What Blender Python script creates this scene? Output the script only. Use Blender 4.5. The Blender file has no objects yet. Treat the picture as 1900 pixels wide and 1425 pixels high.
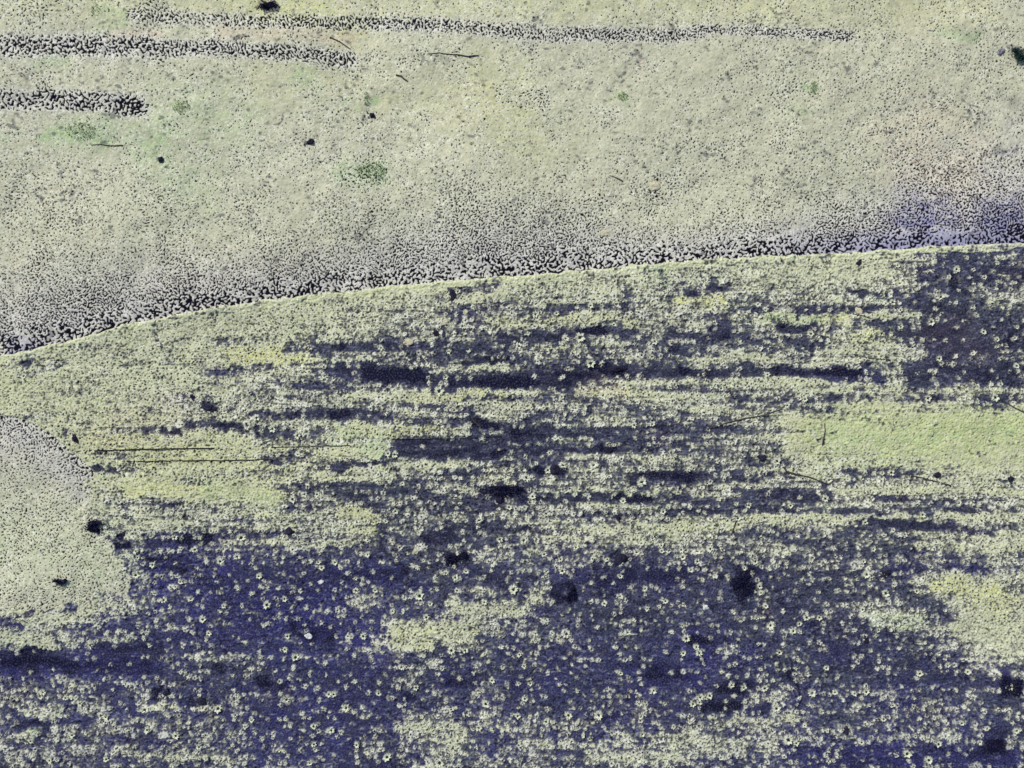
import bpy, math, random
import numpy as np

# ------------------------------------------------------------------ camera, world, sun
# plan coordinates: (u, v) = right, down in steps of PX metres from the corner of the surveyed plot
PX = 0.025
W0, H0 = 1900.0, 1425.0
def X(u): return (u - W0/2) * PX
def Y(v): return (H0/2 - v) * PX

scene = bpy.context.scene
cam_d = bpy.data.cameras.new('camera'); cam = bpy.data.objects.new('camera', cam_d)
scene.collection.objects.link(cam); scene.camera = cam
CAM_H = 48.0
cam.location = (0, 0, CAM_H); cam.rotation_euler = (0, 0, 0)
cam_d.sensor_width = 36.0
cam_d.lens = 36.0 * CAM_H / (W0*PX)
cam_d.clip_end = 3000

SUN_EL, SUN_AZ = 52, 318          # azimuth clockwise from +Y (top of the picture)
w = bpy.data.worlds.new("World"); scene.world = w; w.use_nodes = True
nt = w.node_tree; bg = nt.nodes['Background']
sky = nt.nodes.new('ShaderNodeTexSky'); sky.sky_type = 'NISHITA'; sky.sun_disc = False
sky.sun_elevation = math.radians(SUN_EL); sky.sun_rotation = math.radians(SUN_AZ)
nt.links.new(sky.outputs[0], bg.inputs[0]); bg.inputs[1].default_value = 0.11
sd = bpy.data.lights.new('sun', 'SUN'); sd.energy = 3.0; sd.angle = math.radians(0.6); sd.color = (1.0, 0.96, 0.88)
sun = bpy.data.objects.new('sun', sd); scene.collection.objects.link(sun)
e, a = math.radians(SUN_EL), math.radians(SUN_AZ)
from mathutils import Vector, Matrix, noise as mnoise
dirv = Vector((math.cos(e)*math.sin(a), math.cos(e)*math.cos(a), math.sin(e)))
sun.rotation_euler = dirv.to_track_quat('Z', 'Y').to_euler(); sun.location = dirv*60
scene.view_settings.view_transform = 'Standard'; scene.view_settings.look = 'None'
scene.view_settings.exposure = 0.0; scene.view_settings.gamma = 1.0

# ------------------------------------------------------------------ helpers
rng = np.random.default_rng(7); random.seed(11)
def tag(o, label=None, cat=None, group=None, kind=None):
    if label: o['label'] = label
    if cat: o['category'] = cat
    if group: o['group'] = group
    if kind: o['kind'] = kind
    return o
def link(name, me, mats, parent=None):
    o = bpy.data.objects.new(name, me); scene.collection.objects.link(o)
    for m in mats: me.materials.append(m)
    if parent: o.parent = parent
    return o
def empty(name, loc=(0,0,0), rz=0):
    o = bpy.data.objects.new(name, None); scene.collection.objects.link(o)
    o.location = loc; o.rotation_euler = (0,0,rz); o.empty_display_size = .2
    return o
def mesh_np(name, V, F, smooth=False):
    V = np.asarray(V, dtype=np.float32); F = np.asarray(F, dtype=np.int32); k = F.shape[1]
    me = bpy.data.meshes.new(name)
    me.vertices.add(len(V)); me.vertices.foreach_set('co', V.ravel())
    me.loops.add(F.size); me.loops.foreach_set('vertex_index', F.ravel())
    me.polygons.add(len(F)); me.polygons.foreach_set('loop_start', np.arange(0, F.size, k, dtype=np.int32))
    me.update(calc_edges=True)
    if smooth: me.polygons.foreach_set('use_smooth', np.ones(len(F), dtype=bool))
    return me
def s2l(c):
    c = np.array(c, float)/255.0
    return tuple(np.where(c <= .04045, c/12.92, ((c+.055)/1.055)**2.4))
def mat(name, c1, c2, scale=8.0, rough=.9, detail=6.0):
    m = bpy.data.materials.new(name); m.use_nodes = True; n = m.node_tree
    b = n.nodes['Principled BSDF']; b.inputs['Roughness'].default_value = rough
    b.inputs['Specular IOR Level'].default_value = .2
    tc = n.nodes.new('ShaderNodeTexCoord'); no = n.nodes.new('ShaderNodeTexNoise')
    no.inputs['Scale'].default_value = scale; no.inputs['Detail'].default_value = detail
    n.links.new(tc.outputs['Object'], no.inputs['Vector'])
    r = n.nodes.new('ShaderNodeValToRGB'); r.color_ramp.elements[0].position = .35; r.color_ramp.elements[1].position = .65
    r.color_ramp.elements[0].color = (*s2l(c1), 1); r.color_ramp.elements[1].color = (*s2l(c2), 1)
    n.links.new(no.outputs['Fac'], r.inputs['Fac']); n.links.new(r.outputs['Color'], b.inputs['Base Color'])
    return m

# ------------------------------------------------------------------ the plot as fields (masks of what grows or lies where)
ST = 1.2; MG = 200.0
us = np.arange(-MG, W0+MG+.1, ST); vs = np.arange(-MG, H0+MG+.1, ST)
NX, NY = len(us), len(vs)
U, V = np.meshgrid(us.astype(np.float32), vs.astype(np.float32))
def sm(x, lo, hi):
    t = np.clip((x-lo)/(hi-lo), 0, 1); return t*t*(3-2*t)
def band(period, bw, seed, sx=1.0, sy=1.0, rot=0.0):
    """band-passed noise, unit variance; period in plan steps; sx, sy stretch; rot turns the grain"""
    g = np.random.default_rng(seed).standard_normal((NY, NX)).astype(np.float32)
    fy = np.fft.fftfreq(NY, ST)[:, None]; fx = np.fft.rfftfreq(NX, ST)[None, :]
    c, s = math.cos(rot), math.sin(rot)
    f = np.sqrt(((fx*c+fy*s)*sx)**2 + ((-fx*s+fy*c)*sy)**2)
    H = np.exp(-((f-1/period)**2)/(2*(bw/period)**2)).astype(np.float32)
    r = np.fft.irfft2(np.fft.rfft2(g)*H, s=(NY, NX)).astype(np.float32)
    return r/r.std()
def low(period, seed, sx=1.0, sy=1.0):
    g = np.random.default_rng(seed).standard_normal((NY, NX)).astype(np.float32)
    fy = np.fft.fftfreq(NY, ST)[:, None]; fx = np.fft.rfftfreq(NX, ST)[None, :]
    f = np.sqrt((fx*sx)**2 + (fy*sy)**2)
    H = np.exp(-(f*period)**2).astype(np.float32)
    r = np.fft.irfft2(np.fft.rfft2(g)*H, s=(NY, NX)).astype(np.float32)
    return r/r.std()
warpx = low(60, 1)*16 + low(18, 2)*4.0; warpy = low(60, 3)*3 + low(14, 4)*2.0
UW = U+warpx; VW = V+warpy

# ridge: lip of the bank
RX = [-200,0,60,100,150,200,250,300,400,500,600,700,800,900,1000,1100,1200,1300,1400,1500,1600,1700,1800,1900,2100]
RY = [700,662,650,640,628,612,600,590,571,556,545,534,524,516,509,500,491,483,477,472,467,461,456,451,441]
ridge = np.interp(us, RX, RY).astype(np.float32)[None, :]
dR = (ridge - V) + low(25, 9)*1.2            # >0 above the lip
# left mound
AX = [-200,0,30,60,90,120,150,172,174]; AY = [752,769,772,783,799,824,850,872,905]
arc = np.interp(us, AX, AY, right=905).astype(np.float32)[None, :]
edgeu = np.interp(vs, [700,875,900,960,985,1010,1040,1100,1150], [175,176,168,160,178,205,228,244,246]).astype(np.float32)[:, None]
arc_ = (low(9, 8)*2.5+low(22, 7)*4)*sm(V, 860, 900)*1.6+low(6, 6)*1.5
dA = np.minimum(np.minimum(V-arc, edgeu-U+arc_), (1141-.16*U-V)*1.0+arc_)          # >0 inside the mound
upper = sm(dR, -1, 1.5)
mound = sm(dA, -1, 2)

# --- cover in the lower field: coarse survey grid, 50 steps a cell, rows from v=450
G = """
99999999999999999999999999999999983333
99999999999999998899998888777888873333
99999999999999887777777655566666652233
99999999999987765555655566555655551223
99998888888777655445445555555555551222
99988888888544444433444555555555532222
99988888777655444433334444455666663323
98888877766665566655555556666666666655
99988777666656666554455556566678888888
99998888887765544444444455556888999999
99998888888765555554455555555667777888
99999888887655554444444444444445555555
99977776666665444444555555555555554555
99995444444444333333445554433333333344
99975322222222223333333222222222333455
99863322112222222344332222222222234566
87666432112222443544322222222222444677
65332222122222455443332222223322233677
22222222222122233332222222222222222345
43333322322211222222222222222222222223
44443333322211233322222222223333333333
44444333322211244433333333333443333332
44444434333221245544444444444333333322
33333344443321234444444444333222222222
""".strip().split('\n')
Gm = np.array([[int(ch) for ch in r.ljust(38, r[-1])[:38]] for r in G], dtype=np.float32)/9.0
# rows: 24 rows spread v=450..1425 ; columns u=0..1900
gy = np.clip((V-450)/(1425-450)*(Gm.shape[0]-1), 0, Gm.shape[0]-1.001)
gx = np.clip(UW/1900*38-.5, 0, 36.999)
iy = gy.astype(int); ix = gx.astype(int); fy_ = gy-iy; fx_ = gx-ix
cov = (Gm[iy,ix]*(1-fx_)+Gm[iy,ix+1]*fx_)*(1-fy_) + (Gm[np.minimum(iy+1,23),ix]*(1-fx_)+Gm[np.minimum(iy+1,23),ix+1]*fx_)*fy_

def stamp(field, u0, v0, u1, v1, hh, s, soft=.5, warp=True):
    """lay a lens-shaped streak from (u0,v0) to (u1,v1), half width hh"""
    m = hh*2.5+12
    x0 = max(0, int((min(u0,u1)-m-15+MG)/ST)); x1 = min(NX, int((max(u0,u1)+m+15+MG)/ST)+1)
    y0 = max(0, int((min(v0,v1)-m+MG)/ST)); y1 = min(NY, int((max(v0,v1)+m+MG)/ST)+1)
    if x1 <= x0 or y1 <= y0: return
    uu = (UW if warp else U)[y0:y1, x0:x1]; vv = (VW if warp else V)[y0:y1, x0:x1]
    dx, dy = u1-u0, v1-v0; L2 = dx*dx+dy*dy+1e-6
    t = np.clip(((uu-u0)*dx+(vv-v0)*dy)/L2, 0, 1)
    d = np.hypot(uu-(u0+t*dx), vv-(v0+t*dy))
    k = sm(-d/hh, -1-soft, -1+soft)
    field[y0:y1, x0:x1] += s*k

# dark streaks of bare soil: u0 v0 u1 v1 halfwidth strength
D = [
(92,645,218,636,4,.5),(300,628,302,645,9,.6),(0,677,28,677,8,.4),(42,662,44,690,6,.6),(22,699,57,699,5,.8),(72,678,108,676,10,.45),(67,692,130,674,5,.6),
(345,600,360,596,5,.5),(390,588,415,588,5,.4),(387,638,470,634,7,.35),(535,654,640,640,9,.7),(630,643,742,640,10,.7),(313,673,355,673,5,.6),
(384,692,440,692,6,.6),(405,684,510,683,9,.7),(572,692,640,690,9,.5),(470,720,640,716,11,.4),(512,740,535,740,10,.5),(352,732,362,742,4,.9),(376,754,404,758,6,1.0),
(310,742,430,752,13,.3),(437,765,560,770,6,.7),(560,768,640,776,7,.8),(215,797,300,797,5,.6),(295,793,395,788,9,.9),(390,795,445,796,6,.7),(455,803,490,806,11,.8),(495,800,545,800,11,.8),(560,805,590,808,9,.5),
(70,770,168,783,6,.3),(132,800,145,818,5,.8),(185,844,242,844,5,.5),(512,847,552,845,7,.8),(165,884,200,870,7,.9),(195,872,262,875,6,.6),(337,890,397,890,6,.35),
(530,900,640,902,12,.5),(525,930,700,930,11,.5),(175,918,235,918,8,.4),(210,936,323,931,8,.8),(290,928,320,930,8,.6),(350,943,380,941,6,.6),(80,1040,90,1040,5,.5),
(798,539,926,536,7,.6),(838,535,842,556,6,1.),(845,578,923,576,12,.45),(940,572,975,576,8,.4),(970,577,1135,570,8,.55),(1190,505,1232,522,5,.5),(1243,537,1330,537,7,.4),(1150,565,1190,590,8,.35),
(1222,605,1252,605,7,.9),(1225,578,1270,579,6,.4),(805,614,810,622,5,1.),(926,626,1100,617,6,.75),(788,635,866,634,6,.7),(1090,617,1170,612,8,.6),(805,652,933,651,7,.6),(1155,641,1270,639,8,.6),
(855,673,953,670,5,.8),(1070,690,1270,686,10,.7),(1130,683,1158,685,7,.7),(690,700,950,712,14,.85),(940,708,1118,708,10,.75),(630,695,750,697,14,.4),(700,697,760,690,8,.4),
(560,755,640,765,6,.3),(630,766,690,765,5,.5),(630,776,714,776,7,.7),(717,755,845,748,5,.5),(748,785,832,782,8,.7),(866,786,966,793,10,.75),(872,770,900,790,7,.7),(946,800,1270,798,8,.65),(973,773,1078,771,8,.45),
(728,822,1000,815,11,.75),(728,843,940,842,8,.8),(940,839,1270,828,7,.65),(630,862,720,856,6,.8),(1125,833,1132,838,7,1.),(1022,870,1032,875,8,1.1),(1128,872,1270,880,10,.35),(1186,888,1270,889,10,.7),
(640,906,800,903,13,.3),(900,911,973,911,9,1.1),(922,928,931,928,6,1.),(973,926,1200,925,6,.75),(1142,921,1270,921,6,.5),(674,945,930,945,6,.6),(720,920,900,925,10,.35),
(1350,574,1470,573,6,.5),(1470,573,1665,574,7,.8),(1550,541,1590,541,5,.5),(1590,545,1677,546,5,.9),(1314,520,1320,560,6,.8),(1350,550,1460,552,9,.3),(1460,608,1516,608,9,.85),(1573,605,1680,606,9,.6),
(1325,605,1345,622,12,.6),(1260,628,1448,628,6,.65),(1448,636,1540,636,11,.45),(1260,650,1330,651,7,.8),(1260,690,1445,687,9,.75),(1445,688,1580,691,8,1.),(1553,700,1617,702,14,.9),
(1395,736,1563,735,6,.5),(1388,757,1563,756,8,.55),(1563,733,1654,730,5,.6),(1680,745,1900,745,12,.4),(1728,728,1733,742,5,.8),(1840,755,1900,757,6,.4),
(1310,792,1430,788,10,.5),(1260,815,1460,815,14,.25),(1413,848,1418,852,5,1.),(1527,800,1531,822,4,.6),(1704,786,1724,786,5,.5),(1500,785,1530,795,8,.3),(1435,881,1500,882,7,.8),(1573,879,1664,879,7,.9),
(1743,879,1747,885,6,.7),(1870,886,1876,889,6,.7),(1260,888,1412,888,8,.7),(1360,923,1500,922,10,.4),(1500,926,1715,923,8,.6),(1260,946,1580,948,6,.6),(1580,942,1900,946,6,.5),
(1580,973,1815,973,7,.8),(1815,978,1900,976,5,.4),(1660,1052,1900,1052,13,.3),(1378,1070,1378,1100,20,.9),(1632,1063,1648,1063,9,.6),(1285,1190,1345,1190,12,.7),
(1460,1230,1480,1270,6,.7),(1480,1270,1510,1335,5,.7),(1338,1312,1400,1312,10,.7),(1378,1278,1392,1278,12,.7),(1866,1262,1886,1280,16,.8),(1840,1380,1870,1378,16,.8),(1460,1400,1900,1405,20,.2),
(160,968,205,990,7,1.1),(178,1012,218,1012,7,.8),(235,1035,300,1040,6,.7),(250,1058,330,1058,5,.6),(101,1078,131,1078,5,1.1),(80,1133,110,1131,6,1.),(0,1143,80,1143,5,.8),(0,1160,45,1158,8,.6),(60,1102,80,1098,7,.6),
(262,1002,404,1002,9,.6),(352,1000,370,1002,9,.8),(404,990,550,990,7,.6),(320,965,480,962,6,.4),(67,1212,90,1204,6,1.),(0,1238,300,1238,14,.5),(0,1222,120,1226,10,.5),
(17,1343,67,1345,8,.8),(70,1365,90,1360,12,.5),(305,1278,318,1290,8,.8),(370,1298,385,1298,9,.6),(490,1268,506,1266,10,.7),(380,1240,405,1246,6,.6),(170,1205,300,1205,10,.4),
(706,975,750,1060,9,.6),(832,1025,866,1040,10,.7),(800,987,985,985,8,.6),(815,1002,880,1000,7,.6),(630,1070,730,1070,12,.4),(893,1070,926,1072,12,.6),(1050,1065,1270,1068,17,.4),(1148,1028,1156,1042,6,.9),(1058,1090,1058,1108,11,.9),
(842,1268,880,1268,10,.5),(740,1295,758,1295,9,.6),(1200,1248,1250,1250,14,.5),(1090,1010,1100,1000,6,.4),(1135,955,1148,966,5,.9),(560,1170,590,1190,12,.5),(1040,965,1100,970,6,.4),
(1190,975,1235,960,4,.2),(1680,480,1900,500,6,.25),(1700,560,1790,590,10,.2),(1700,620,1790,640,22,.25),(1700,690,1900,695,18,.4),(1760,520,1780,530,8,.6),(1885,610,1895,640,8,.7),
]
for d in D: stamp(cov, d[0], d[1], d[2], d[3], d[4]*1.05, -d[5]*.72, .8)
L = [
(404,660,540,660,11,.5),(310,820,480,826,12,.3),(240,905,520,915,10,.3),(630,738,930,733,8,.55),(850,553,930,553,8,.4),(916,593,1170,593,10,.4),(818,685,950,684,6,.45),(1085,727,1230,730,12,.45),(630,800,866,800,9,.45),
(630,835,724,832,14,.5),(640,869,830,867,5,.4),(900,882,955,885,10,.45),(1034,913,1240,913,5,.45),(1260,556,1310,556,8,.5),(1430,591,1550,593,7,.5),(1330,588,1430,590,7,.35),(1610,588,1685,588,6,.55),(1580,622,1657,622,11,.5),(1540,660,1657,662,12,.35),
(1260,664,1448,665,9,.4),(1260,710,1546,712,9,.4),(1553,719,1720,719,6,.5),(1720,722,1900,724,6,.3),(1460,805,1900,800,35,.25),(1260,899,1420,899,5,.4),(1560,908,1900,910,13,.35),(1800,870,1900,870,15,.2),(1260,968,1420,968,10,.45),(1420,965,1560,962,7,.5),
(1563,960,1815,959,5,.6),(1815,958,1900,958,7,.5),(1715,996,1900,998,9,.5),(1800,1012,1900,1012,8,.25),(1690,1010,1790,1008,7,.3),(1775,1085,1850,1105,14,.55),(1800,1140,1900,1160,30,.3),(1790,1200,1880,1210,28,.35),(1600,1145,1690,1150,16,.4),(1660,1165,1715,1170,14,.45),
(1470,1225,1510,1195,14,.4),(1348,1338,1500,1330,10,.5),(1408,1310,1416,1290,8,.5),(1260,1378,1440,1382,15,.4),(1665,1325,1830,1328,12,.25),(1550,1366,1765,1366,9,.3),
(1545,1130,1570,1130,6,.4),(1780,1080,1800,1078,7,.4),(1260,990,1330,985,8,.3),(1420,1020,1450,1024,8,.4),
(240,972,560,972,8,.35),(420,1009,640,1006,5,.5),(60,1138,168,1140,13,.5),(0,1185,90,1178,10,.6),(80,1192,210,1185,12,.6),(60,1200,80,1205,5,.3),(20,1357,72,1360,6,.6),(313,1308,367,1310,7,.6),(418,1215,470,1220,9,.4),(474,1212,500,1225,8,.4),(330,1218,372,1222,8,.4),
(354,1350,455,1368,14,.25),(253,1395,330,1400,8,.4),(340,1405,438,1408,9,.4),(250,1160,262,1170,8,.4),(30,1320,80,1330,10,.5),(130,1290,150,1305,5,.5),(150,1310,170,1315,6,.4),(85,1255,95,1258,7,.6),(60,1298,75,1305,6,.4),(290,1228,302,1232,6,.6),(600,1270,625,1285,6,.5),
(636,950,690,965,13,.6),(660,985,690,985,10,.6),(1034,978,1270,980,8,.5),(1060,1000,1200,1003,6,.3),(1100,1035,1120,1025,8,.5),(860,1095,920,1105,5,.55),(920,1135,1017,1095,9,.5),(832,1115,860,1125,9,.55),(870,1125,920,1135,8,.6),(735,1175,800,1185,17,.75),(780,1165,870,1150,8,.7),(842,1184,892,1182,11,.65),
(735,1165,745,1200,12,.3),(667,1190,731,1205,12,.3),(770,1200,790,1220,8,.4),(805,1215,835,1245,12,.35),(1000,1180,1018,1182,7,.6),(904,1240,909,1250,5,.6),(738,1355,770,1352,9,.6),(780,1345,800,1348,7,.5),(820,1345,850,1355,8,.5),(712,1385,728,1387,11,.6),(828,1378,848,1385,13,.6),(630,1362,668,1360,9,.5),(975,1378,1000,1382,9,.5),(800,1412,830,1420,10,.5),
(740,1315,755,1320,9,.4),(1091,1400,1270,1405,12,.4),(1150,1365,1270,1360,11,.4),(1040,1370,1060,1375,8,.3),(895,1325,902,1340,5,.6),(910,1345,916,1330,5,.6),(950,1345,954,1352,4,.6),(1005,1340,1065,1345,6,.3),(830,1110,870,1118,6,.3),(685,1322,700,1326,8,.4),(765,1252,775,1262,8,.4),(810,1280,820,1284,7,.4),
(1690,478,1712,480,7,.6),(1850,480,1900,482,9,.3),(1782,555,1850,558,10,.35),(1850,560,1900,560,8,.25),(1785,530,1800,533,7,.3),(1790,672,1900,672,7,.35),(1848,655,1864,655,6,.6),(1686,657,1697,658,5,.6),(1865,622,1880,624,8,.35),(1675,580,1688,584,7,.2),(1800,610,1890,640,10,.15),
]
for d in L: stamp(cov, d[0], d[1], d[2], d[3], d[4]*1.05, d[5]*.7, .8 if d[1] < 1050 else 1.3)
# rows run across the field, finely spaced
rows_f = low(3.2, 21, sx=16)*.055 + low(7, 22, sx=9)*.06 + low(30, 23)*.03
lowmask = (1-upper)*(1-mound)
lipz = sm(dR+low(40,38)*1.5, -14, -9)*(1-upper)
flat = np.clip(lipz, 0, 1)
rowb = band(24, .2, 97, sx=15)*(.7+.3*np.clip(low(120, 98), -1, 1.5))+.35*band(13, .2, 96, sx=12)
cov = cov-.16*sm(V+U*-.05, 960, 1040)*sm(cov, .8, .45)-.10*sm(U,1660,1700)*sm(V,730,700)*lowmask
cov = cov-.06*sm(U, 450, 650)*sm(U,1700,1500)*sm(V,560,600)*sm(V,1000,940)*sm(cov,.95,.6)
rowamt = lowmask*(1-.6*sm(V, 960, 1050))*(1-.7*sm(U,1660,1700)*sm(V,730,700))*(.55+.45*sm(U, 300, 700))*sm(V+U*.06, 640, 700)
cov = cov+rowb*rowamt*.17*(.45+.55*sm(np.abs(cov-.5), .62, .3))
cov = np.where(flat > .5, np.maximum(cov, .95), cov)
for d in [(160,968,205,990,7,1.0),(178,1012,218,1012,7,.7),(101,1078,131,1078,4,1.1)]: stamp(cov, *d[:5], -d[5]*.7)

# --- worm-like gaps between clods: density field for the upper ground
worm = 0.505 + low(110, 31)*.06 + low(30, 32)*.07 + low(12, 34)*.04
dn = np.interp(us, [0,150,300,500,640,760,900,1050,1200,1300,1450,1560,1650,1900],
                   [135,120,100,72,75,100,112,90,55,50,62,90,100,100]).astype(np.float32)[None,:]
near = sm(-(dR/dn)+low(45,37)*.12, -1.15, 0.0)
worm += near*.50 + sm(-dR, -26, -6)*.12*upper
worm += .25*sm(-dR/(dn*2.2), -1, 0)
soil2 = np.zeros_like(worm); big = sm(-dR+low(40,63)*6, -52, -12)*1.0*upper; 
def track(pts, hh, s, b):
    for (p, q) in zip(pts[:-1], pts[1:]):
        f = np.zeros_like(worm); stamp(f, p[0], p[1], q[0], q[1], hh, 1.0, .75, False)
        np.maximum(tr, f*s, out=tr); np.maximum(big, f*b, out=big)
tr = np.zeros_like(worm)
track([(-200,84),(0,84),(60,88),(160,86),(272,87)], 21, .9, .6)
track([(270,92),(400,90),(500,97),(600,106),(648,110)], 15, .85, .3)
track([(-200,184),(0,187),(110,187),(200,192),(262,202)], 18, .95, 1.0)
track([(250,28),(400,38),(470,42)], 14, .66, 0)
track([(470,42),(640,42),(750,45),(850,49)], 13, .9, .2)
track([(850,50),(950,58),(1050,67)], 15, .72, 0)
track([(1050,63),(1150,65),(1260,66),(1300,63)], 13, .85, .2)
track([(1290,56),(1400,58),(1480,62),(1575,68)], 10, .85, .35)
tr *= np.clip(1+.13*low(22, 64, sx=.6)+.08*low(8, 65), .5, 1.25)
worm = np.maximum(worm, worm*.4+tr)
worm += tr*.3
W = [(500,10,505,12,14,.5),(150,240,160,245,22,.15),(690,320,700,318,22,.25),(960,175,1010,195,30,.2),(1080,225,1110,210,18,.15),(1215,345,1216,346,20,.75),(1700,415,1710,412,38,.2),(1830,420,1860,415,30,.25),(1880,100,1885,103,14,.3),
     (0,640,60,650,14,.25),(170,545,200,560,20,.15),(60,150,90,160,18,.35),(700,100,880,112,16,.1),(1700,270,1740,330,50,.16),(1850,300,1890,360,60,.12),(930,470,1000,480,30,.12),(820,400,960,400,26,.14)]
for d in W: stamp(worm, *d[:5], d[5])
worm -= .08*sm(V, 380, 200)*sm(U, 950, 1150)
wm = np.clip(np.maximum(.98*sm(V-arc+low(30,39)*12,  130, -10) , .56)+low(14, 67)*.07+low(60, 69)*.04+.35*sm(-np.abs(dA-12), -18, -2)*(V < 900), 0, 1)
worm = np.where(mound > .5, wm*1.05+low(20,36)*.05, worm)
big = np.maximum(big, mound*sm(-np.abs(dA-8), -14, -2)*.6*(V < 900))
worm = np.where((upper < .5) & (mound < .5), .40+low(60,33)*.03-.18*flat*(dR > -40), worm)

def strokes(period, bw, seed, patch, st=1.55, bias=None):
    """short curved gaps: grain turned a different way from patch to patch"""
    acc = 0; wt = 0
    for k in range(4):
        wk = np.exp(low(patch, seed*10+k)*1.6)
        if bias is not None: wk = wk*bias[k]
        acc = acc+wk*band(period, bw, seed*10+5+k, sx=st, sy=.8, rot=math.radians(45*k)); wt = wt+wk*wk
    r = acc/np.sqrt(wt); return (r/r.std()).astype(np.float32)
n_s = strokes(5.3, .34, 41, 14, 1.6); n_o = strokes(5.9, .36, 42, 30, 1.7, [.6,1.8,.8,.25])
n_b = strokes(8.2, .36, 43, 12, 1.6) + low(30,45)*.25
og = sm(-V, -420, -120)*sm(-U, -1500, -500)
n_f = n_s*(1-og*.75)+n_o*og*.75; n_f /= n_f.std()
n_w = n_f*(1-big)+n_b*big
thr = np.interp(worm, [0,.3,.45,.6,.8,1.0,1.3], [2.8,1.75,1.35,.92,.5,.22,-.1]).astype(np.float32)
gap = sm(n_w-thr, -.16, .24)                         # 1 = an open gap down to the soil
rim = sm(n_w-thr, -.9, -.4)*(1-gap)*sm(worm, .05, .6)*.9

# --- plants of the lower field
tf = np.zeros_like(worm); tc_ = np.zeros_like(worm)
tufts = []; solo = []
def blob0(lst):
    f = np.zeros_like(worm)
    for (u0,v0,u1,v1,h,s) in lst: stamp(f, u0, v0, u1, v1, h, s, .9)
    return np.clip(f, 0, 1)
def jitter(f, ax, ay):
    i = np.clip(np.arange(NY)[:,None]+np.rint(ay/ST).astype(int), 0, NY-1); j = np.clip(np.arange(NX)[None,:]+np.rint(ax/ST).astype(int), 0, NX-1)
    return f[i, j]
rr = random.Random(5)
K = 9; oy, ox = np.mgrid[-K:K+1, -K:K+1].astype(np.float32)*ST
def put(u, v, r, hgt, hole):
    cx = int(round((u+MG)/ST)); cy = int(round((v+MG)/ST))
    if cx < K+1 or cy < K+1 or cx >= NX-K-1 or cy >= NY-K-1: return
    el = rr.uniform(.75, 1.35); an = rr.uniform(0, math.pi)
    c, s = math.cos(an), math.sin(an)
    d = np.sqrt(((ox*c+oy*s)*el)**2 + ((-ox*s+oy*c)/el)**2)/r
    k = sm(-d, -1.25, -.75)*hgt
    sl = (slice(cy-K, cy+K+1), slice(cx-K, cx+K+1))
    np.maximum(tf[sl], k, out=tf[sl])
    if hole:
        dh = np.hypot(ox-rr.uniform(-1.5,1.5), (oy-rr.uniform(-1.5,1.5))*rr.uniform(.7,1.6))
        np.maximum(tc_[sl], sm(-dh, -2.4, -1.2), out=tc_[sl])
pat = low(20, 91, sx=2.0)+low(60, 92)*.5; pat /= pat.std()
v = 455.0
while v < H0+MG-12:
    u = -MG+12+rr.random()*10
    while u < W0+MG-12:
        uu = u+rr.gauss(0, 1.2); vv = v+rr.gauss(0, 1.5)+(-.012*(u-950))
        i = min(NY-1, max(0, int((vv+MG)/ST))); j = min(NX-1, max(0, int((uu+MG)/ST)))
        if lowmask[i, j] > .5 and flat[i, j] < .5:
            c = float(cov[i, j])
            c += float(pat[i, j])*.14-.04; p = .22+ 1.0*max(0, min(1, (c-.05)/.5))*.85
            if rr.random() < p and c > -.35:
                r = rr.uniform(2.6, 5.2)+.8*max(0, c)
                if rr.random() < .08: r *= rr.uniform(1.3, 1.8)
                put(uu, vv, r, rr.uniform(.55, 1.), rr.random() < .62)
                tufts.append((uu, vv, r, c))
                if c < .3 and r > 4.2: solo.append((r, uu, vv))
        u += rr.uniform(8.5, 13.5)
    v += rr.uniform(10.5, 12.8)
tf = jitter(tf, band(6, .5, 57)*1.0, band(6, .5, 58)*1.0)
clumps = np.maximum(band(20, .5, 99, sx=1.1)+rowb*.35-.8, 0)*.34*sm(V, 940, 1060)*sm(cov, .95, .5)*sm(cov, -.25, .1)
mid = clumps + (low(20, 91, sx=2.0)*.8+low(60, 92)*.5)*.08 + band(11, .5, 51)*.12 + low(9, 52)*.09 + low(4.0, 56)*.07 + low(22, 55)*.09 + rows_f*(1.3-.7*sm(V, 960, 1050))
a0 = cov + mid
base_a = np.maximum(sm(a0, .46, .84), .24*sm(a0, .2, .6))
fine = band(5.2, .45, 53)
spn = strokes(5.6, .45, 54, 10, 1.4)
tfm = tf*(.85+.15*sm(cov, 0, .5))
base_a = np.maximum(base_a, 0)
pale_l = np.clip(np.maximum(base_a+.05*fine, tfm*(1.02+.12*fine)), 0, 1)
sp_t = 1.18 - .2*sm(cov, .9, .3) + low(30, 66)*.12
spk = sm(spn, sp_t-.35, sp_t+.3)*sm(pale_l, .15, .6)*.95
spk = np.maximum(spk, tc_*sm(pale_l, .3, .7)*1.0)
smooth = blob0([(1500,800,1960,798,40,.9),(1700,850,1960,850,22,.8),(1620,760,1960,800,30,.8),(260,905,500,915,14,.8),(1790,1170,1880,1200,40,.3),(1400,520,1600,500,14,.6),(600,548,760,538,8,.7),(200,640,420,600,12,.4),(0,720,200,740,25,.25)])
spk *= (1-flat)*(1-.72*smooth)
spk = np.maximum(spk, sm(spn, 2.1, 2.5)*smooth)
ring = np.clip(sm(spn, sp_t-1.0, sp_t-.4)*sm(pale_l, .3, .7), 0, 1)
rim_l = np.clip(sm(cov, 1.0, .5)*sm(tf, .4, .85)*.75+ring*.8, 0, 1)*(1-.6*smooth)
pale = pale_l*lowmask + (upper+mound)*1.0
pale = np.clip(pale, 0, 1)
isup = np.clip(upper+mound, 0, 1)
gap_all = np.where(isup > .5, gap, np.maximum(spk, gap*flat))
rim_all = np.where(isup > .5, rim, np.maximum(rim_l, rim*flat))
gap_all *= 1-.95*sm(-np.abs(dR+6), -7.5, -5)            # the lip itself is smooth
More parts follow.
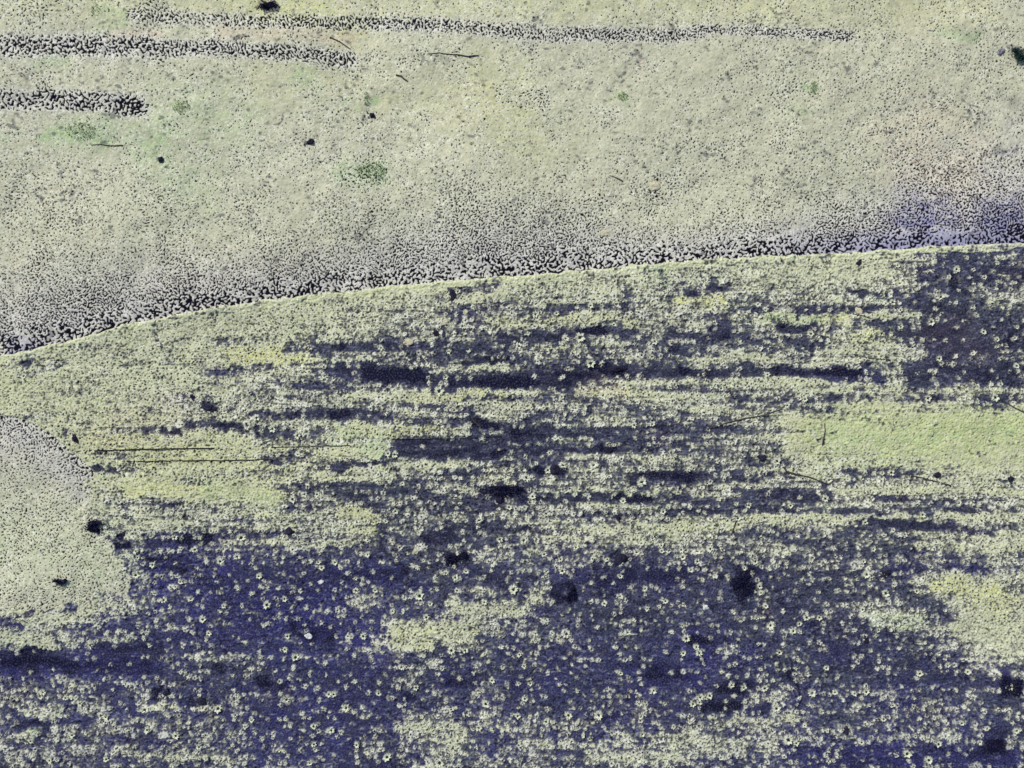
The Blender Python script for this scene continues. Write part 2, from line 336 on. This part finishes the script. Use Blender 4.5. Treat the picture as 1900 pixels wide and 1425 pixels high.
deep = np.clip(-cov*1.8+.3+low(16,68,sx=1.6)*.12, 0, 1)*lowmask
deep = np.maximum(deep, sm(band(14, .7, 93)*.6+low(7, 94, sx=1.8)*.5+low(30, 95, sx=2)*.35, .55, 1.6)*lowmask*.8)
deep = np.maximum(deep, sm(spn, 1.25, 1.7)*lowmask*.8)            # blackest soil

def blob(lst):
    f = np.zeros_like(worm)
    for (u0,v0,u1,v1,h,s) in lst: stamp(f, u0, v0, u1, v1, h, s, 1.25)
    return np.clip(f*(1+.25*low(9, 75, sx=2.5)), 0, 1)
blue = sm(V+U*-.12+low(50, 62)*25, 860, 1100)*(.35+.16*low(45, 61)) 
blue = blue + blob([(250,1090,640,1130,70,.55),(0,1235,300,1240,22,.6),(350,1020,420,1050,26,.4),(560,1180,640,1330,55,.5),(1040,1068,1270,1070,26,.5),(480,1370,520,1400,60,.4),(640,1060,740,1075,22,.4),(1280,1190,1340,1200,30,.5),(1180,1240,1280,1260,30,.4),(1480,1400,1900,1410,26,.55),(1640,1050,1900,1052,16,.5),(380,700,1000,710,12,.25),(1553,695,1617,702,14,.5),(1378,1085,1379,1087,30,.6),(1700,415,1710,412,40,.8),(1830,420,1870,412,34,.8),(0,645,60,648,14,.7)])
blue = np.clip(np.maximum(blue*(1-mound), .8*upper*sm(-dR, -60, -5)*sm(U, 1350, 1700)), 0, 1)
green = blob([(120,245,180,242,20,.75),(660,322,700,318,22,.8),(680,178,682,195,7,.8),(100,112,130,115,14,.6),(330,190,440,230,45,.4),(300,290,360,350,45,.4),(230,240,300,270,34,.35),(530,140,580,155,16,.5),(1152,178,1158,180,9,.7),(1508,160,1515,170,7,.9),(210,20,215,40,10,.5),(1470,205,1500,210,12,.35),(1440,590,1520,590,10,.6),(1630,553,1660,556,9,.6),(640,800,720,840,22,.5),(1190,505,1235,525,12,.5),(1560,815,1900,800,40,.55),(-100,870,160,880,1,.01),(20,1000,180,1050,60,.3),(400,905,520,930,14,.4),(40,1357,75,1360,8,.6),(140,260,150,270,22,.3),(180,25,190,45,16,.35),(1750,65,1800,68,9,.7),(1620,1150,1700,1160,20,.4),(0,250,20,250,7,.8)])
yel = .22*lipz + blob([(404,660,540,660,14,.9),(640,945,690,985,22,.8),(800,733,930,730,12,.6),(1260,556,1310,556,10,.9),(1450,590,1560,592,10,.7),(1600,620,1657,622,14,.6),(1530,805,1900,795,44,.7),(1640,820,1880,800,24,.5),(200,820,600,860,40,.45),(1085,727,1180,727,14,.7),(1770,1085,1860,1110,22,.8),(450,0,640,50,26,.5),(900,140,1000,260,50,.3),(730,1170,890,1190,24,.6),(960,590,1160,593,12,.45),(1848,655,1864,655,8,.9),(900,880,955,885,12,.5),(150,560,400,600,1,.1),(0,700,300,850,60,.15),(640,800,800,800,12,.6),(240,905,520,910,14,.5),(-100,0,1800,15,30,.3),(500,130,900,200,60,.2),(1260,968,1420,968,12,.4)])
pink = blob([(400,60,640,68,10,.6),(220,62,260,64,7,.7),(1195,113,1215,115,9,.5),(1700,260,1760,330,60,.5),(1080,725,1150,730,12,.5),(1420,1130,1428,1132,7,.9),(1110,700,1140,710,10,.4),(1740,610,1790,640,30,.5),(210,800,330,760,30,.3),(330,560,600,480,40,.15)])
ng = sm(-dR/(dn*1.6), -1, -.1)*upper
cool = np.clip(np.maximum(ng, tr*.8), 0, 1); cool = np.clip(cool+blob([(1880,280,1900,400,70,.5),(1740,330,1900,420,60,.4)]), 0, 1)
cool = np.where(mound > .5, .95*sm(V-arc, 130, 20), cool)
cool = np.maximum(cool, sm(cov, .7, .3)*.35*lowmask)
lum = .5 + .4*lipz + .10*low(45, 71) + .12*low(10, 72) + .10*band(16, .6, 73)
stain = sm(band(15, .6, 74, sx=1.3)*.8+low(40, 75)*.6, 1.1, 2.8)*upper*.75
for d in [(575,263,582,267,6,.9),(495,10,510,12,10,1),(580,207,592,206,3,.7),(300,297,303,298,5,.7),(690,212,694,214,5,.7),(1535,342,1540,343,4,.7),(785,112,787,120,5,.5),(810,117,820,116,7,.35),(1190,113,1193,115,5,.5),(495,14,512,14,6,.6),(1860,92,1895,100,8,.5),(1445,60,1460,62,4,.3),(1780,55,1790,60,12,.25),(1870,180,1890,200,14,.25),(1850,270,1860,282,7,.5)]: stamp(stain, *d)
for (p,q,h,s) in [((1664,879),(1765,901),1.6,.9),((1310,797),(1450,763),1.8,.8),((1550,905),(1455,870),1.6,.6)]: pass
stain = np.clip(stain, 0, 1)

# --- heights (metres)
rel = low(220, 81)*.10 + low(40, 82)*.02
z = rel - .08*upper*sm(-dR, -160, 0) - .05*mound*sm(-dA, -40, 0) + lipz*.05*0
z += np.where(isup > .5, .055, pale*.075)
z -= gap_all*np.where(isup > .5, .035, .03)
z += rim_all*.004 + tf*lowmask*.016 + low(4, 83)*.006 + fine*.006*(1-isup)
z -= deep*.06
z += .05*sm(-np.abs(dR+4), -7, 0)                    # rounded lip

# --- build the ground as one sheet, its edge cells running out to the far horizon
ext = np.array([3., 9., 25., 70., 200., 700., 3000., 16000.])
ua = np.concatenate([us[0]-ext[::-1], us, us[-1]+ext]); va = np.concatenate([vs[0]-ext[::-1], vs, vs[-1]+ext])
P = len(ext)
pad = lambda f: np.pad(f.astype(np.float32), P, mode='edge')
zz = pad(z)
fade = np.ones_like(zz); fade[:P] = 0; fade[-P:] = 0; fade[:, :P] = 0; fade[:, -P:] = 0
zz = zz*fade
UU, VV = np.meshgrid(ua, va)
co = np.stack([(UU-W0/2)*PX, (H0/2-VV)*PX, zz], -1).reshape(-1, 3)
ny, nx = UU.shape
idx = np.arange(ny*nx, dtype=np.int32).reshape(ny, nx)
F = np.stack([idx[1:, :-1], idx[1:, 1:], idx[:-1, 1:], idx[:-1, :-1]], -1).reshape(-1, 4)
me = mesh_np('ground', co, F, smooth=True)
def attr(name, a, b, c, d):
    at = me.attributes.new(name, 'FLOAT_COLOR', 'POINT')
    at.data.foreach_set('color', np.clip(np.stack([pad(a), pad(b), pad(c), pad(d)], -1), 0, 1).astype(np.float32).ravel())
attr('litter', pale, gap_all, rim_all, deep)
attr('tint', yel, green, pink, np.clip(blue, 0, 1))
attr('wear', cool, lum, stain, isup)

m = bpy.data.materials.new('field ground'); m.use_nodes = True; n = m.node_tree; b = n.nodes['Principled BSDF']
b.inputs['Roughness'].default_value = .95; b.inputs['Specular IOR Level'].default_value = .1
def A(nm):
    x = n.nodes.new('ShaderNodeAttribute'); x.attribute_name = nm
    s = n.nodes.new('ShaderNodeSeparateColor'); n.links.new(x.outputs['Color'], s.inputs[0])
    return [s.outputs[0], s.outputs[1], s.outputs[2], x.outputs['Alpha']]
def mix(f, a, c, k=None):
    x = n.nodes.new('ShaderNodeMix'); x.data_type = 'RGBA'
    if k is not None and not isinstance(f, (int, float)):
        mm = n.nodes.new('ShaderNodeMath'); mm.operation = 'MULTIPLY'; n.links.new(f, mm.inputs[0]); mm.inputs[1].default_value = k; f = mm.outputs[0]
    if isinstance(f, (int, float)): x.inputs['Factor'].default_value = f
    else: n.links.new(f, x.inputs['Factor'])
    for s_, v_ in ((6, a), (7, c)):
        if isinstance(v_, tuple): x.inputs[s_].default_value = (*s2l(v_), 1)
        else: n.links.new(v_, x.inputs[s_])
    return x.outputs[2]
lit, tin, wea = A('litter'), A('tint'), A('wear')
tcn = n.nodes.new('ShaderNodeTexCoord')
def nz(scale, detail=4):
    x = n.nodes.new('ShaderNodeTexNoise'); x.inputs['Scale'].default_value = scale; x.inputs['Detail'].default_value = detail
    n.links.new(tcn.outputs['Object'], x.inputs['Vector'])
    r = n.nodes.new('ShaderNodeMapRange'); r.inputs[1].default_value = .3; r.inputs[2].default_value = .7; n.links.new(x.outputs[0], r.inputs[0])
    return r.outputs[0]
EXPO = 1.0
straw = mix(wea[3], (192,199,152), (190,190,160))
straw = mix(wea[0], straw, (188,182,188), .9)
straw = mix(tin[0], straw, (204,208,116), .9)
straw = mix(tin[1], straw, (152,192,122), .85)
straw = mix(tin[2], straw, (212,184,160), .8)
dk = mix(.5, straw, (132,128,108))
straw = mix(wea[1], dk, straw)
straw = mix(nz(5.), straw, (226,222,192), .45)
straw = mix(lit[2], straw, (240,240,226), .75)
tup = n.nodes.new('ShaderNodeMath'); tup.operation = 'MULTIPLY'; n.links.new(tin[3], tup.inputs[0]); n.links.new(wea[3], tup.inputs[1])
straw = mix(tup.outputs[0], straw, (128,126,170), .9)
straw = mix(tin[3], straw, (160,164,186), .15)
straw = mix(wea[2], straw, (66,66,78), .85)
def ramp(scale, lo, hi, detail=2, off=0):
    x = n.nodes.new('ShaderNodeTexNoise'); x.inputs['Scale'].default_value = scale; x.inputs['Detail'].default_value = detail
    mp = n.nodes.new('ShaderNodeMapping'); mp.inputs['Location'].default_value = (off, off*2, 0); mp.inputs['Scale'].default_value = (.7, 1.3, 1)
    n.links.new(tcn.outputs['Object'], mp.inputs['Vector']); n.links.new(mp.outputs[0], x.inputs['Vector'])
    r = n.nodes.new('ShaderNodeMapRange'); r.inputs[1].default_value = lo; r.inputs[2].default_value = hi; n.links.new(x.outputs[0], r.inputs[0])
    return r.outputs[0]
spot = ramp(6.0, .56, .74, 3, 5); spot2 = ramp(4.5, .54, .72, 3, 31)
soil = mix(nz(2.4), (36,36,66), (76,75,98))
soil = mix(nz(.5, 3), soil, (70,80,88), .5)
soil = mix(tin[3], soil, (50,48,110), .75)
soil = mix(spot, soil, (142,146,172), .75)
soil = mix(spot2, soil, (14,14,46), .75)
soil = mix(tin[2], soil, (98,80,100), .5)
soil = mix(lit[3], soil, (12,12,44), .95)
col = mix(lit[0], soil, straw)
col = mix(lit[1], col, (12,11,28), 1.0)
n.links.new(col, b.inputs['Base Color'])
ground = link('ground', me, [m]); tag(ground, kind='structure')

def gz(u, v):
    i = min(NY-1, max(0, int(round((v+MG)/ST)))); j = min(NX-1, max(0, int(round((u+MG)/ST))))
    return float(z[i, j])

# ------------------------------------------------------------------ loose things on the ground
GX = lambda u, v, dz=0: (X(u), Y(v), gz(u, v)+dz)
M_pale = mat('pale stone', (176,170,142), (206,200,170), 12)
M_white = mat('white stone', (190,192,190), (226,228,222), 12)
M_grey = mat('grey stone', (96,96,112), (142,140,150), 5)
M_clod = mat('black clod', (16,16,34), (52,50,70), 12)
M_wood = mat('dark wood', (34,34,44), (84,80,78), 20)
M_hose = mat('black hose', (10,10,14), (26,24,34), 12, rough=.6)
M_darkleaf = mat('dark leaf', (10,10,36), (36,36,72), 14)
M_greenleaf = mat('blue green leaf', (16,34,40), (58,86,74), 14)
M_tuft = mat('bleached blade', (206,212,176), (232,236,214), 14)
M_tuftc = mat('dead centre', (20,20,34), (50,48,58), 14)
M_greeng = mat('green blade', (112,146,92), (160,184,130), 10)

def lump(name, ru, rv, h, m, seed, parent=None, sub=3, rough=.22):
    """an irregular stone or clod: icosphere pushed about by noise, flat below"""
    import bmesh
    bm = bmesh.new(); bmesh.ops.create_icosphere(bm, subdivisions=sub, radius=1)
    off = Vector((seed*3.1, seed*1.7, seed*.9))
    for v_ in bm.verts:
        k = 1+rough*mnoise.noise(v_.co*1.3+off)*1.6+rough*.5*mnoise.noise(v_.co*3.4+off)
        v_.co = v_.co*k
        v_.co.x *= ru*PX; v_.co.y *= rv*PX; v_.co.z = v_.co.z*h if v_.co.z > 0 else v_.co.z*h*.35
    me_ = bpy.data.meshes.new(name); bm.to_mesh(me_); bm.free()
    return link(name, me_, [m], parent)

def put_at(o, u, v, dz=0, rz=0):
    o.location = GX(u, v, dz); o.rotation_euler = (0, 0, rz); return o

# stones
for (nm, u, v, ru, rv, h, m, rz, lab) in [
  ('stone', 1214, 344, 12, 9, .22, M_pale, .5, 'cream coloured stone in a ring of dark cracks, on the pale ground above the lip'),
  ('stone', 1122, 432, 10, 6, .16, M_pale, .3, 'flat oval pale stone just above the lip, beside a dark forked crack'),
  ('stone', 571, 1182, 6.5, 6, .16, M_white, .0, 'brightest white round stone, alone on the dark blue soil'),
  ('stone', 1856, 97, 7, 6, .2, M_grey, .8, 'small grey stone left of the dark green bush near the top right corner'),
  ('stone', 1592, 577, 7, 6.5, .14, M_pale, 0, 'round pale stone on a dark strip below the smooth pale corner'),
  ('stone', 757, 634, 9, 8, .14, M_pale, .4, 'wide round pale stone at the right end of a dark streak left of centre'),
  ('stone', 827, 597, 6, 6, .12, M_pale, 0, 'lower of two small round yellowish stones below the lip, near the dark clods'),
  ('stone', 864, 579, 5, 5, .12, M_pale, 0, 'upper of two small round yellowish stones below the lip'),
  ('stone', 594, 1081, 6, 4.5, .12, M_white, .2, 'small white oval stone in the dark blue soil, above the brightest white stone'),
  ('stone', 1309, 1127, 5.5, 5, .14, M_white, .0, 'small pale stone below and left of the large black bush'),
  ('stone', 772, 1022, 5.5, 5, .12, M_pale, .7, 'small squarish pale stone right of the dark slanting furrow'),
]:
    o = lump(nm, ru*.95, rv*.95, h*.6, m, u*.13+v*.07, rough=.4); put_at(o, u, v, 0.0, rz)
    tag(o, lab, 'stone', 'loose pale stones')

# clods
for (u, v, ru, rv, rz, lab) in [
  (1416,850,7,6,.3,'black clod alone on the pale green patch right of centre'),
  (1594,487,6,4,.9,'small oval black clod on the smooth pale corner close under the lip'),
  (1451,603,5,4,.6,'small black clod at the left end of a short dark strip'),
  (1128,835,6,6,0,'round black clod in the dark strip right of centre, above the larger one'),
  (1028,872,9,9,.2,'large round black clod on pale ground near the middle'),
  (840,546,6,11,.0,'tall black clod hanging below a dark streak just under the lip'),
  (809,618,5,6,.5,'small black clod left of two dark streaks, under the two yellowish stones'),
  (927,928,7,6,.1,'black clod just under the widest black patch near the middle'),
  (1143,684,13,6,.1,'flat black clod within the long dark strip under the lip'),
  (539,985,7,7,0,'round dark clod between pale tufts, left of the yellow patch'),
  (577,264,8,5,.4,'black clod with a small tail on the pale upper ground, left of centre'),
  (300,297,5,5,.0,'bluish dark clod on the green tinted upper ground'),
  (690,213,5,5,.0,'bluish dark clod below the thin green clump on the upper ground'),
  (1608,1188,5,8,.2,'narrow black clod standing up in the dark soil at lower right'),
  (1571,1355,5,8,.0,'narrow black clod near the bottom, above pale tufts'),
  (1640,1063,11,7,.0,'wide dark clod in the dark band at right'),
  (1152,1036,8,12,-.5,'slanting black clod at the left end of the blue band'),
  (377,1298,9,7,.1,'round dark clod in the lower left soil, right of a smaller one'),
  (311,1283,7,6,.4,'dark clod beside a pale tuft in the lower left soil'),
  (1145,960,4,9,.5,'thin curved black clod on the pale strip right of centre'),
  (1740,881,5,5,.3,'dark round clod in the smooth green patch at right, left of another'),
  (1873,888,5,5,.0,'dark round clod in the smooth green patch, nearest the right edge'),
  (143,814,4,8,.6,'small slanting black clod beside the arc of the left mound'),
  (359,737,5,8,.7,'slanting black clod on pale ground left of centre'),
  (390,757,12,6,-.2,'wide black clod right of the slanting one on the left'),
]:
    o = lump('clod', ru, rv, .16, M_clod, u*.11+v*.05, rough=.34); put_at(o, u, v, 0.0, rz)
    tag(o, lab, 'clod', 'black clods of earth')

# bushes: stem > foliage of many small leaves
def leaves(name, n, ru, rv, h, size, m, seed, parent):
    q = np.random.default_rng(seed)
    Vv, Ff = [], []
    lob = [(q.uniform(-.7,.7), q.uniform(-.7,.7), q.uniform(.3,.6)) for _ in range(7)]
    for i in range(n):
        lx, ly, lr = lob[q.integers(7)]
        p = q.normal(0, .45, 3); x = (lx+p[0]*lr)*ru*PX; y = (ly+p[1]*lr)*rv*PX; zc = abs(p[2])*h+.05
        d = q.normal(0, 1, 3); d /= np.linalg.norm(d); e_ = np.cross(d, q.normal(0, 1, 3)); e_ /= np.linalg.norm(e_)+1e-6
        s1 = size*q.uniform(.6, 1.4); c = np.array([x, y, zc]); k = len(Vv)
        Vv += [c-d*s1, c+e_*s1*.42, c+d*s1, c-e_*s1*.42]; Ff.append([k, k+1, k+2, k+3])
    return link(name, mesh_np(name, Vv, Ff), [m], parent)
def tube(name, pts, r0, r1, m, parent=None, sides=6):
    Vv, Ff = [], []; n_ = len(pts)
    for i, p in enumerate(pts):
        p = Vector(p); d = (Vector(pts[min(i+1, n_-1)])-Vector(pts[max(i-1, 0)])).normalized()
        s_ = d.cross(Vector((0,0,1))); s_ = s_.normalized() if s_.length > 1e-4 else Vector((1,0,0)); t_ = d.cross(s_)
        rr_ = r0+(r1-r0)*i/(n_-1)
        for k in range(sides):
            a_ = 2*math.pi*k/sides; Vv.append(p+(s_*math.cos(a_)+t_*math.sin(a_))*rr_)
    for i in range(n_-1):
        for k in range(sides):
            k2 = (k+1) % sides; Ff.append([i*sides+k, i*sides+k2, (i+1)*sides+k2, (i+1)*sides+k])
    return link(name, mesh_np(name, Vv, Ff, True), [m], parent)
def join(name, objs):
    V_, F_, k = [], [], 0
    for o in objs:
        me_ = o.data; V_ += [tuple(x.co) for x in me_.vertices]; F_ += [[i+k for i in p.vertices] for p in me_.polygons]; k += len(me_.vertices)
    m_ = objs[0].data.materials[0]; par = objs[0].parent
    for o in objs: bpy.data.objects.remove(o)
    return link(name, mesh_np(name, V_, F_, True), [m_], par)
for (u, v, ru, rv, n_, m, lab) in [
  (1378,1087,25,22,900,M_darkleaf,'large ragged black bush on the dark blue soil right of centre'),
  (1876,1270,20,19,520,M_darkleaf,'ragged dark bush on grey soil near the right edge'),
  (1853,1381,20,15,420,M_darkleaf,'low dark bush in the bottom right corner'),
  (1058,1100,12,15,320,M_darkleaf,'dark bush at the lower left end of the blue band'),
  (937,911,36,11,620,M_darkleaf,'wide low black bush near the middle of the striped field'),
  (180,975,22,11,420,M_darkleaf,'black bush at the edge of the smooth pale patch on the left'),
  (116,1078,15,5,200,M_darkleaf,'small flat black bush on the smooth pale patch on the left'),
  (1882,103,17,12,380,M_greenleaf,'dark green bush beside a small grey stone near the top right corner'),
  (494,11,18,8,300,M_darkleaf,'black bush with a twig at the top edge, left of centre'),
  (848,1033,22,14,420,M_darkleaf,'dark bush above the pale scratchy patch at lower centre'),
]:
    t = empty('bush', GX(u, v)); tag(t, lab, 'bush', 'low dark bushes')
    st_ = []
    for k in range(5):
        a_ = k*1.3+u; R_ = ru*PX*.6
        st_.append(tube('stem', [(0,0,-.03),(math.cos(a_)*R_*.4,math.sin(a_)*R_*.3,.12),(math.cos(a_)*R_,math.sin(a_)*rv*PX*.6,.24)], .02, .007, M_wood, t))
    join('stem', st_)
    leaves('foliage', n_, ru, rv, .22, .065, m, int(u), t)

# green clumps on the upper ground
def clump(name, n, ru, rv, h, m, seed, parent=None, lean=.5, wd=.012):
    q = np.random.default_rng(seed); Vv, Ff = [], []
    for i in range(n):
        a_ = q.uniform(0, 6.283); R_ = math.sqrt(q.uniform(0, 1)); x = math.cos(a_)*R_*ru*PX; y = math.sin(a_)*R_*rv*PX
        b_ = q.uniform(0, 6.283); L_ = h*q.uniform(.5, 1.2); ln = lean*q.uniform(.4, 1.3)*L_
        dx, dy = math.cos(b_)*ln, math.sin(b_)*ln; wx, wy = -math.sin(b_)*wd, math.cos(b_)*wd; k = len(Vv)
        Vv += [(x-wx,y-wy,-.01),(x+wx,y+wy,-.01),(x+dx*.5+wx*.8,y+dy*.5+wy*.8,L_*.65),(x+dx*.5-wx*.8,y+dy*.5-wy*.8,L_*.65),(x+dx,y+dy,L_*.9),(x+dx+wx*.2,y+dy+wy*.2,L_*.9)]
        Ff += [[k,k+1,k+2,k+3],[k+3,k+2,k+5,k+4]]
    return link(name, mesh_np(name, Vv, Ff), [m], parent)
for (u, v, ru, rv, n_, lab) in [
  (690,318,28,16,260,'loose green clump of grass on the pale upper ground, left of centre'),
  (680,182,5,14,90,'thin upright green clump above a bluish clod on the upper ground'),
  (150,243,28,15,240,'wide green clump of grass near the left edge of the upper ground'),
  (1155,178,9,9,80,'small green clump on the upper ground right of centre'),
  (1510,163,8,10,90,'small dark green clump on the upper ground at right'),
  (178,18,9,12,70,'faint green clump at the top edge near the left corner'),
  (338,200,16,12,130,'sparse green clump right of the short track of dark gaps'),
]:
    o = clump('grass_clump', n_, ru, rv, .14, M_greeng, int(u+v)); put_at(o, u, v); tag(o, lab, 'grass clump', 'green grass clumps on the upper ground')

# sticks, each following the ground
def stick(pts, r0, r1, lab, cat='twig', name='twig', m=M_wood, lift=.03, grp='dark twigs lying on the ground', fork=None):
    q = random.Random(int(pts[0][0]*7+pts[0][1]))
    c = pts[0]; dense = []
    for (p, q2) in zip(pts[:-1], pts[1:]):
        L_ = math.hypot(q2[0]-p[0], q2[1]-p[1]); k_ = max(2, int(L_/7))
        for i in range(k_): f = i/k_; dense.append((p[0]+(q2[0]-p[0])*f, p[1]+(q2[1]-p[1])*f+q.uniform(-.5,.5)))
    dense.append(pts[-1]); z0 = gz(*c)
    o = tube(name, [((a-c[0])*PX, -(b-c[1])*PX, max(gz(a, b), z0-.05)-z0+lift) for a, b in dense], r0, r1, m)
    o.location = (X(c[0]), Y(c[1]), z0); tag(o, lab, cat, grp)
    return o
stick([(612,68),(630,77),(650,90)], .035, .015, 'straight slanting twig right above the end of the second track')
stick([(168,269),(186,268),(205,270),(228,270)], .012, .03, 'thin level twig below the wide green clump')
stick([(735,139),(745,143),(756,151)], .04, .03, 'short thick slanting twig on the upper ground left of centre')
stick([(795,102),(815,100),(840,103),(870,107),(888,105)], .015, .035, 'long thin level twig on the upper ground, left of centre')
stick([(1131,325),(1143,329),(1156,336)], .015, .03, 'short slanting twig left of the cream coloured stone')
stick([(484,0),(494,6),(508,14)], .04, .02, 'twig poking out of the black bush at the top edge')
stick([(1456,867),(1461,876),(1480,881),(1500,885),(1530,896),(1555,906)], .055, .015, 'curved black twig, thick at its upper left end, right of centre')
stick([(1664,877),(1700,884),(1735,893),(1765,901)], .02, .03, 'long slanting twig on the smooth green patch near the right edge')
stick([(1312,797),(1345,786),(1380,777),(1420,770),(1452,758)], .04, .02, 'long rising twig left of the smooth green patch')
stick([(1530,785),(1531,800),(1529,812),(1526,826)], .02, .035, 'short upright black twig on the left part of the green patch')
stick([(1367,956),(1365,968),(1360,982),(1356,992)], .045, .015, 'upright black twig crossing a pale strip right of centre')
stick([(1580,583),(1598,587),(1625,597)], .02, .015, 'thin twig beside the round pale stone under the smooth corner')
stick([(1500,618),(1520,622),(1540,628)], .015, .02, 'thin slanting twig right of a short dark strip')
stick([(1545,688),(1575,681),(1600,672)], .015, .02, 'thin rising twig at the right end of the long black strip')
stick([(1582,658),(1615,665),(1650,668)], .015, .02, 'thin level twig below the yellow patch at right')
stick([(1850,737),(1875,753),(1900,765)], .015, .025, 'slanting twig at the right edge, above the green patch')
stick([(1816,953),(1810,950),(1785,947)], .03, .012, 'short pointed twig on the pale strip near the right edge')
stick([(350,1050),(0+368,1057)], .02, .03, 'short stub of twig in the lower left blue soil')
stick([(44,1371),(60,1377),(82,1386)], .04, .02, 'slanting black twig in the bottom left corner')
stick([(875,776),(882,784),(892,792)], .05, .03, 'short thick slanting black twig near the middle of the field')
H = dict(cat='hose', name='hose', m=M_hose, grp='thin black hoses laid along the rows')
stick([(178,836),(240,834),(320,832.5),(400,831)], .028, .028, 'upper thin black hose, left length, running along the yellow green strip', **H)
stick([(505,830),(560,828),(650,826)], .018, .018, 'upper thin black hose, right length, ending near the middle', **H)
stick([(236,856),(320,855),(420,854),(506,852)], .024, .024, 'lower thin black hose under the yellow green strip', **H)
stick([(730,815),(820,814),(930,810)], .014, .014, 'faint thin hose along the dark strip left of centre', **H)
stick([(1245,1021-235+0),(1250,786)], .012, .012, 'short thin end of hose in the striped field right of centre', **H) if False else None

# tufts of bleached grass: the ones standing clear on bare soil are things, the dense rows are stuff
def rosette(nb, R_, h, q, hole=True):
    Vv, Ff = [], []
    for i in range(nb):
        a_ = i/nb*6.283+q.uniform(-.3,.3); L_ = R_*q.uniform(.65, 1.15); r0 = .25*R_ if hole else 0.02
        w_ = R_*.24*q.uniform(.7,1.3); c_, s_ = math.cos(a_), math.sin(a_); k = len(Vv); hh = h*q.uniform(.6,1.3)
        Vv += [(c_*r0, s_*r0, .0), (c_*L_*.55-s_*w_, s_*L_*.55+c_*w_, hh), (c_*L_, s_*L_, hh*.45), (c_*L_*.55+s_*w_, s_*L_*.55-c_*w_, hh*.9)]
        Ff.append([k, k+3, k+2, k+1])
    return np.array(Vv), np.array(Ff)
q = random.Random(3)
R0 = .11
protos = []
for k in range(9):
    v_, f_ = rosette(6+k, R0*q.uniform(.8,1.1), .06, q, k % 3 > 0); v_ = v_*np.array([q.uniform(.7,1.3), 1, 1]); protos.append(mesh_np('blades', v_, f_)); protos[-1].materials.append(M_tuft)
cme = mesh_np('crown', [(-.03,-.025,.02),(.03,-.03,.02),(.035,.025,.02),(-.025,.03,.02),(0,0,.035)], [[0,1,4],[1,2,4],[2,3,4],[3,0,4]]); cme.materials.append(M_tuftc)
solo = [t for t in solo if 10 < t[1] < W0-10 and 10 < t[2] < H0-10]
solo.sort(reverse=True); solo = solo[:280]
LAB = 'small round pale tuft of grass with a dark centre, alone on bare dark soil'
for (r_, u, v) in solo:
    t = empty('grass_tuft', GX(u, v, 0.0), rr.uniform(0, 6.28)); k_ = r_*PX/R0*1.15; t.scale = (k_, k_, k_)
    tag(t, LAB, 'grass tuft', 'pale tufts standing alone on dark soil')
    o = bpy.data.objects.new('blades', rr.choice(protos)); scene.collection.objects.link(o); o.parent = t
    o = bpy.data.objects.new('crown', cme); scene.collection.objects.link(o); o.parent = t
sset = {(round(a[1],2), round(a[2],2)) for a in solo}
VV_, FF_, base = [], [], 0
pv = []
for k in range(6):
    pv.append(rosette(5+k % 3, 1.0, .5, q))
for (u, v, r_, c_) in tufts:
    if (round(u,2), round(v,2)) in sset or c_ > .75 or rr.random() < .5: continue
    a_, f_ = pv[rr.randrange(6)]; an = rr.uniform(0, 6.28); s_ = r_*PX*rr.uniform(.55, .95)
    x = a_[:,0]*math.cos(an)-a_[:,1]*math.sin(an); y = a_[:,0]*math.sin(an)+a_[:,1]*math.cos(an)
    VV_.append(np.stack([x*s_+X(u), y*s_+Y(v), a_[:,2]*s_*.8+gz(u,v)], -1)); FF_.append(f_+base); base += len(a_)
o = link('row_grass', mesh_np('row_grass', np.concatenate(VV_), np.concatenate(FF_)), [M_tuft]); tag(o, kind='stuff', cat='grass', label='pale grass growing in dense broken rows over the dark soil')
